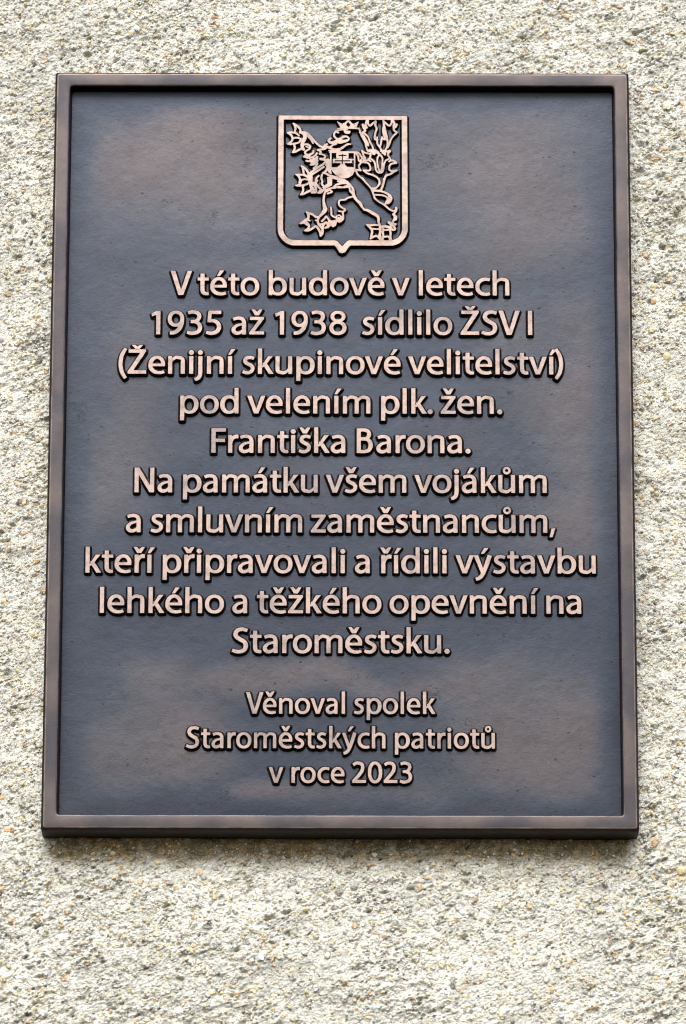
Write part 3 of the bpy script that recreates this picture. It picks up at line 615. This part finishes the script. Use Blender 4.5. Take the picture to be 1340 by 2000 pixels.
# ------------------------------------------------------------------ the wall
WALL_Y = DEPTH-1.5
X0, X1, Z0, Z1 = -262.0, 262.0, -425.0, 362.0
ST = 0.58
def axis(a, b, far):
    c = list(np.arange(a, b, ST)); s = ST; lo, hi = [], []
    x = a
    while x > a-far: s = min(s*1.2, 2.4 if a-x < 110 else 9.0); x -= s; lo.append(x)
    s = ST; x = c[-1]
    while x < b+far: s = min(s*1.2, 2.4 if x-b < 110 else 9.0); x += s; hi.append(x)
    return np.array(lo[::-1]+c+hi)
xs, zs = axis(X0, X1, 330), axis(Z0, Z1, 330)
X, Z = np.meshgrid(xs, zs)
XR = X*0.94+Z*0.34; ZR = -X*0.34+Z*0.94               # trowel throw direction, rising to the right
RUF = np.clip(0.85+2.2*(vnoise(X*0.8+60, Z+60, 34, 70)+0.6*vnoise(X*0.8+60, Z+60, 13, 71)), 0.35, 1.6)       # the throw is coarse in places, closed in others
H = (3.0*vnoise(XR+900, ZR+900, 46, 31)+2.2*vnoise(XR*0.7+900, ZR+900, 17, 32)+2.0*vnoise(XR*0.7+900, ZR+900, 8, 33)
     + 1.6*RUF*vnoise(XR*0.7+900, ZR+900, 4.0, 34)+1.1*RUF*vnoise(XR*0.6+900, ZR+900, 1.9, 35)+0.9*vnoise(XR*0.7+900, ZR+900, 1.15, 36))
rid = np.abs(vnoise(XR*0.62+300, ZR+200, 6.5, 37))*2; rid2 = np.abs(vnoise(XR*0.6+700, ZR+100, 3.2, 38))*2
H -= 0.8*np.exp(-(rid2/0.20)**2)*np.clip(vnoise(X+250, Z+100, 9, 40)*4+0.3, 0, 1)*np.clip(vnoise(XR+250, ZR+100, 3, 49)*4+0.5, 0, 1)
dirt = np.clip((vnoise(XR*0.8+120, ZR+77, 12, 41)+0.5*vnoise(XR+120, ZR+77, 3.5, 42))*2.2-0.45, 0, 1)
speck = np.clip((vnoise(XR*0.55+420, ZR+377, 1.15, 46)+0.45*vnoise(XR*0.6+20, ZR+7, 5, 47)+0.4*vnoise(X+20, Z+7, 19, 48)-0.37+0.14*(RUF-0.9))*8, 0, 1)   # dark specks, each also sunk as a small hollow
H -= 0.7*speck
base = np.empty(X.shape+(3,)); base[:] = (0.70, 0.725, 0.66)
tone = (vnoise(X+31, Z+11, 70, 53)*0.16+vnoise(X+31, Z+11, 26, 43)*0.22+vnoise(XR+31, ZR+11, 5, 44)*0.22+vnoise(XR*0.8+3, ZR+1, 1.5, 45)*0.34+vnoise(XR*0.8+3, ZR+1, 0.8, 55)*0.28)[..., None]
base *= 1+tone
base = base*(1-0.5*dirt[..., None])+np.array((0.40, 0.38, 0.27))*0.5*dirt[..., None]
base = base*(1-0.78*speck[..., None])+np.array((0.11, 0.105, 0.075))*0.78*speck[..., None]
PAL = np.array([(0.74, 0.73, 0.70), (0.70, 0.69, 0.64), (0.62, 0.61, 0.57), (0.55, 0.54, 0.49), (0.72, 0.66, 0.46), (0.70, 0.58, 0.32), (0.64, 0.43, 0.20), (0.58, 0.36, 0.19),
                (0.42, 0.42, 0.41), (0.26, 0.26, 0.25), (0.66, 0.70, 0.74), (0.48, 0.34, 0.26), (0.13, 0.12, 0.11)])
PW = np.array([0.24, 0.15, 0.12, 0.09, 0.13, 0.08, 0.04, 0.015, 0.07, 0.04, 0.04, 0.015, 0.03]); PW /= PW.sum()
def cells(size, prob, rmin, rmax, amp, seed, sx=1.0):
    """angular grains pressed into the mortar, one per jittered cell"""
    global H, base
    g = np.random.default_rng(seed); n = 512
    jx, jz, rr, pr, an, tx, tz = (g.random((n, n)) for _ in range(7)); ci = g.choice(len(PAL), (n, n), p=PW); asp = 0.55+0.45*g.random((n, n)); hh = g.random((n, n))
    I = np.floor(X/size).astype(int); J = np.floor(Z/size).astype(int)
    best = np.full(X.shape, -1.0); bi = np.zeros(X.shape, int)
    for dj in (-1, 0, 1):
        for di in (-1, 0, 1):
            a, b = (J+dj) % n, (I+di) % n
            px = (I+di+jx[a, b])*size; pz = (J+dj+jz[a, b])*size
            th = an[a, b]*math.pi; c, s = np.cos(th), np.sin(th); dx, dz = X-px, Z-pz
            ux, uz = c*dx+s*dz, (-s*dx+c*dz)/asp[a, b]
            # rounded polygon metric
            k = np.maximum(np.abs(ux), np.abs(0.5*ux+0.866*uz)); k = np.maximum(k, np.abs(0.5*ux-0.866*uz))
            m = 0.55*k+0.45*np.hypot(ux, uz)
            R = (rmin+(rmax-rmin)*rr[a, b]**2)
            v = np.where(pr[a, b] < prob, 1-m/R, -1)
            up = v > best; best = np.where(up, v, best); bi = np.where(up, a*n+b, bi)
    ins = best > 0
    tilt = (tx.ravel()[bi]-0.5)*0.5
    lift = amp*(0.5+hh.ravel()[bi])*np.clip(best*3.2, 0, 1)**0.6
    H = H+np.where(ins, lift, 0)
    H = H-np.where((best > -0.25) & (best <= 0), amp*0.35, 0)
    colr = PAL[ci.ravel()[bi]]*(0.9+0.2*hh.ravel()[bi])[..., None]
    k = np.clip(best*6, 0, 1)[..., None]*0.85
    base = base*(1-k)+colr*k
cells(2.1, 0.5, 0.5, 1.25, 0.55, 101); cells(3.6, 0.42, 0.9, 1.9, 0.95, 102); cells(8.0, 0.28, 1.5, 2.9, 1.3, 103)
# deep pits left by thrown mortar
g = np.random.default_rng(55)
for k in range(1500):
    cx, cz = g.uniform(X0, X1), g.uniform(Z0, Z1)
    if g.random() > RUF[min(np.searchsorted(zs, cz), len(zs)-1), min(np.searchsorted(xs, cx), len(xs)-1)]-0.35: continue
    a = g.uniform(1.0, 3.6)*(0.5+g.random()); b = a*g.uniform(0.3, 0.6); d = g.uniform(1.2, 5.0)
    i0, i1 = np.searchsorted(xs, (cx-2*a, cx+2*a)); j0, j1 = np.searchsorted(zs, (cz-2*a, cz+2*a))
    x, z = X[j0:j1, i0:i1]-cx, Z[j0:j1, i0:i1]-cz; th = 0.35+g.normal()*0.35; u = x*math.cos(th)+z*math.sin(th); v = -x*math.sin(th)+z*math.cos(th)
    q = (u/a)**2+(v/b)**2+1.2*(vnoise(x+cx+500, z+cz+500, 2.0, 61))
    wgt = np.exp(-np.maximum(q, 0)**1.5*1.6)
    H[j0:j1, i0:i1] -= d*wgt
    tint = np.array((0.24, 0.22, 0.13)) if g.random() < 0.5 else np.array((0.30, 0.30, 0.27))
    base[j0:j1, i0:i1] = base[j0:j1, i0:i1]*(1-0.6*wgt[..., None])+tint*0.6*wgt[..., None]
# yellow-brown tint painting the plaque's shadow into the wall along its lower edge
shade_f = np.clip(1.5-1.5*np.abs(Z+277)/(15+9*vnoise(X+400, Z+100, 9, 62)), 0, 1)*np.clip((199-np.abs(X))/6, 0, 1)*np.clip(1.0+1.1*vnoise(X, Z, 4, 63), 0, 1)
shade_c = np.where((vnoise(X+70, Z+20, 4, 64)+0.6*vnoise(X, Z, 1.5, 65) > 0.12)[..., None], np.array((0.34, 0.22, 0.045)), np.array((0.17, 0.14, 0.05)))
base = base*(1-0.92*shade_f[..., None])+shade_c*0.92*shade_f[..., None]
H -= H[(np.abs(X) < 262)].mean()
hid = (np.abs(X) < 190) & (np.abs(Z) < 258); H[hid] = np.minimum(H[hid], 0.0)
near = np.clip((202-np.abs(X))/6, 0, 1)*np.clip((270-np.abs(Z))/6, 0, 1); H = H*(1-0.5*near)
def height_at(x, z):
    i = np.clip(np.searchsorted(xs, x), 0, len(xs)-1); j = np.clip(np.searchsorted(zs, z), 0, len(zs)-1)
    j0, j1, i0, i1 = max(j-3, 0), j+4, max(i-3, 0), i+4
    return H[j0:j1, i0:i1].mean()
V = np.stack([X, WALL_Y-H, Z], -1).reshape(-1, 3)*MM
nx, nz = len(xs), len(zs); i = np.arange(nx-1); j = np.arange(nz-1)[:, None]; a = (j*nx+i)
keep = ~((np.abs(xs[:-1]+ST/2)[None, :] < 188) & (np.abs(zs[:-1]+ST/2)[:, None] < 254)); a = a[keep]
F = np.stack([a, a+1, a+nx+1, a+nx], 1)
used = np.zeros(len(V), bool); used[F.ravel()] = True; mp = np.cumsum(used)-1
me = mesh_np('roughcast_wall', V[used], mp[F], [M_wall], smooth=False)
ca = me.color_attributes.new('grain_colour', 'FLOAT_COLOR', 'POINT')
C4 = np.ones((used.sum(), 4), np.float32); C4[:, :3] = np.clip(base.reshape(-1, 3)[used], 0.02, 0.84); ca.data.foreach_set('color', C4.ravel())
wall = link('roughcast_wall', me)
wall['label'] = 'pale grey roughcast cement wall with quartz and yellow grit behind the plaque'; wall['category'] = 'wall'

# ---- larger stones pressed into the wall: parts of it
def pebble_mesh(k):
    import bmesh
    g = np.random.default_rng(900+k); bm = bmesh.new(); bmesh.ops.create_icosphere(bm, subdivisions=2, radius=1.0)
    planes = [(g.normal(size=3), g.uniform(0.45, 0.8)) for _ in range(12)]
    for v in bm.verts:
        p = np.array(v.co)
        for n_, d in planes:
            n_ = n_/np.linalg.norm(n_); q = p@n_
            if q > d: p = p-n_*(q-d)*0.95
        v.co = p*(1+0.05*g.normal())
    me = bpy.data.meshes.new('pebble'); bm.to_mesh(me); bm.free()
    me.polygons.foreach_set('use_smooth', np.full(len(me.polygons), False)); return me
SM = {'white': mat_stone('white_quartz', (0.74, 0.74, 0.73), (0.60, 0.60, 0.58), 0.35), 'orange': mat_stone('orange_stone', (0.54, 0.33, 0.15), (0.66, 0.53, 0.34)),
      'yellow': mat_stone('yellow_stone', (0.66, 0.53, 0.27), (0.72, 0.65, 0.47)), 'grey': mat_stone('grey_stone', (0.42, 0.42, 0.42), (0.55, 0.55, 0.54)),
      'dark': mat_stone('dark_stone', (0.10, 0.10, 0.10), (0.20, 0.20, 0.19)), 'blue': mat_stone('bluish_quartz', (0.55, 0.60, 0.67), (0.68, 0.71, 0.75), 0.35), 'brown': mat_stone('brown_stone', (0.36, 0.20, 0.12), (0.50, 0.36, 0.22))}
base_p = [pebble_mesh(k) for k in range(9)]; pm = {}
def pebble(x, z, rx, rz, ang, kind, proud=0.35):
    k = random.randrange(9); key = (k, kind)
    if key not in pm: m = base_p[k].copy(); m.materials.append(SM[kind]); pm[key] = m
    o = link('pebble', pm[key], wall)
    ry = min(rx, rz)*0.8
    o.location = (x*MM, (WALL_Y-height_at(x, z)+ry*(1-proud)*0.35)*MM, z*MM); o.rotation_euler = (0, ang, 0); o.scale = (rx*MM, ry*MM, rz*MM); return o
NOTED = [  # x, z, half length, half height, tilt, kind: the stones one can pick out
    (-240.0, 96, 9.6, 2.4, -0.42, 'blue'), (-213, 98, 3.4, 2.7, 0, 'yellow'), (-232.5, 42, 1.9, 1.4, .3, 'yellow'), (-229, -70, 2.2, 2.0, 0, 'orange'), (-210, -45, 2.6, 2.0, .2, 'grey'),
    (-232, -107, 3.0, 1.6, -0.2, 'orange'), (-212, -129, 2.6, 2.2, 0, 'yellow'), (-229, -306, 3.0, 2.8, 0, 'orange'), (-240, -287, 3.0, 2.6, 0, 'yellow'), (-205, -327, 2.3, 2.2, 0, 'orange'),
    (-53, -352, 3.9, 4.0, 0.3, 'blue'), (-31, -305, 2.7, 3.2, 0.2, 'white'), (54, -304, 2.3, 3.0, 0, 'orange'), (24, -298, 4.5, 2.8, 0.4, 'white'), (-58, -309, 2.8, 3.3, 0, 'white'),
    (-66, -268.5, 1.8, 1.5, 0, 'dark'), (128, -317, 2.7, 2.8, 0, 'orange'), (231, -292, 4.6, 3.6, 0, 'yellow'), (213, -273, 2.8, 3.6, 0.3, 'orange'), (212, -297, 2.0, 2.6, 0, 'orange'),
    (222, -369, 2.0, 2.0, 0, 'orange'), (234, -371, 2.4, 2.0, 0, 'orange'), (201, -392, 3.0, 1.6, 0, 'white'), (98, -395, 3.2, 2.0, 0, 'blue'), (120, -311, 1.0, 1.0, 0, 'brown'), (-98, -302, 3.0, 1.8, 0.4, 'white'),
    (-118, -299, 3.4, 2.2, 0, 'grey'), (-88, -290, 3.0, 3.0, 0.5, 'white'), (192, 334, 3.0, 3.4, 0.2, 'blue'), (-187, 313, 2.6, 3.2, 0.4, 'blue'), (-113, 355, 2.2, 1.8, 0, 'dark'), (-160, 323, 2.0, 1.6, 0, 'dark'),
    (-196, 333, 2.8, 2.2, 0, 'yellow'), (-180, 331, 2.0, 1.8, 0, 'orange'), (-150, 308, 3.0, 2.0, 0, 'yellow'), (222, 265, 4.2, 1.8, -0.1, 'orange'), (241, 255, 2.4, 2.0, 0, 'orange'), (229, 150, 2.2, 1.4, 0, 'brown'),
    (218, 110, 3.0, 2.6, 0.2, 'orange'), (216, 88, 2.6, 2.6, 0, 'orange'), (229, 128, 2.0, 2.0, 0, 'yellow'), (227, 70, 4.0, 3.2, 0, 'yellow'), (222, 216, 5.0, 1.5, -0.05, 'brown'), (-222, 330, 1.6, 1.6, 0, 'white')]
for n_ in NOTED: pebble(*n_, proud=0.9)
kinds = ['white']*26+['yellow']*24+['orange']*17+['grey']*14+['dark']*7+['blue']*7+['brown']*5
cnt = 0
while cnt < 240:
    x, z = random.uniform(-244, 248), random.uniform(-402, 345)
    if abs(x) < 203 and -270 < z < 268: continue
    r = random.choice((1.3, 1.6, 2.0, 2.4, 3.0)); pebble(x, z, r*random.uniform(0.9, 1.35), r*random.uniform(0.65, 1.0), random.uniform(-0.7, 0.9), random.choice(kinds), random.uniform(0.3, 0.9)); cnt += 1
# loose grit, too small and too many to pick apart
def grit(name, mat, n, seed, big=1.0):
    g = np.random.default_rng(seed); t = (1+5**.5)/2
    ico = np.array([(-1, t, 0), (1, t, 0), (-1, -t, 0), (1, -t, 0), (0, -1, t), (0, 1, t), (0, -1, -t), (0, 1, -t), (t, 0, -1), (t, 0, 1), (-t, 0, -1), (-t, 0, 1)])/1.9
    fc = np.array([(0, 11, 5), (0, 5, 1), (0, 1, 7), (0, 7, 10), (0, 10, 11), (1, 5, 9), (5, 11, 4), (11, 10, 2), (10, 7, 6), (7, 1, 8), (3, 9, 4), (3, 4, 2), (3, 2, 6), (3, 6, 8), (3, 8, 9), (4, 9, 5), (2, 4, 11), (6, 2, 10), (8, 6, 7), (9, 8, 1)])
    V, F = [], []; k = 0
    while k < n:
        x, z = g.uniform(-262, 262), g.uniform(-420, 360)
        if abs(x) < 204 and abs(z) < 272: continue
        r = g.uniform(0.35, 1.15)*big; s = np.array((g.uniform(0.8, 1.4), g.uniform(0.5, 1.0), g.uniform(0.6, 1.0)))*r
        q, _ = np.linalg.qr(g.normal(size=(3, 3)))
        i = min(np.searchsorted(xs, x), nx-1); j = min(np.searchsorted(zs, z), nz-1)
        V.append(((ico*(1+0.25*g.normal(size=(12, 1))))*s)@q.T+(x, WALL_Y-H[j, i], z)); F.append(fc+12*k); k += 1
    o = link(name, mesh_np(name, np.vstack(V)*MM, np.vstack(F), [mat], smooth=False), wall); o['kind'] = 'stuff'
grit('white_grit', SM['white'], 3800, 1); grit('yellow_grit', SM['yellow'], 2300, 2, 1.35); grit('orange_grit', SM['orange'], 650, 3, 1.3); grit('grey_grit', SM['grey'], 1500, 4); grit('dark_grit', SM['dark'], 450, 5)
print('tris', sum(len(m.polygons)*2 for m in bpy.data.meshes))
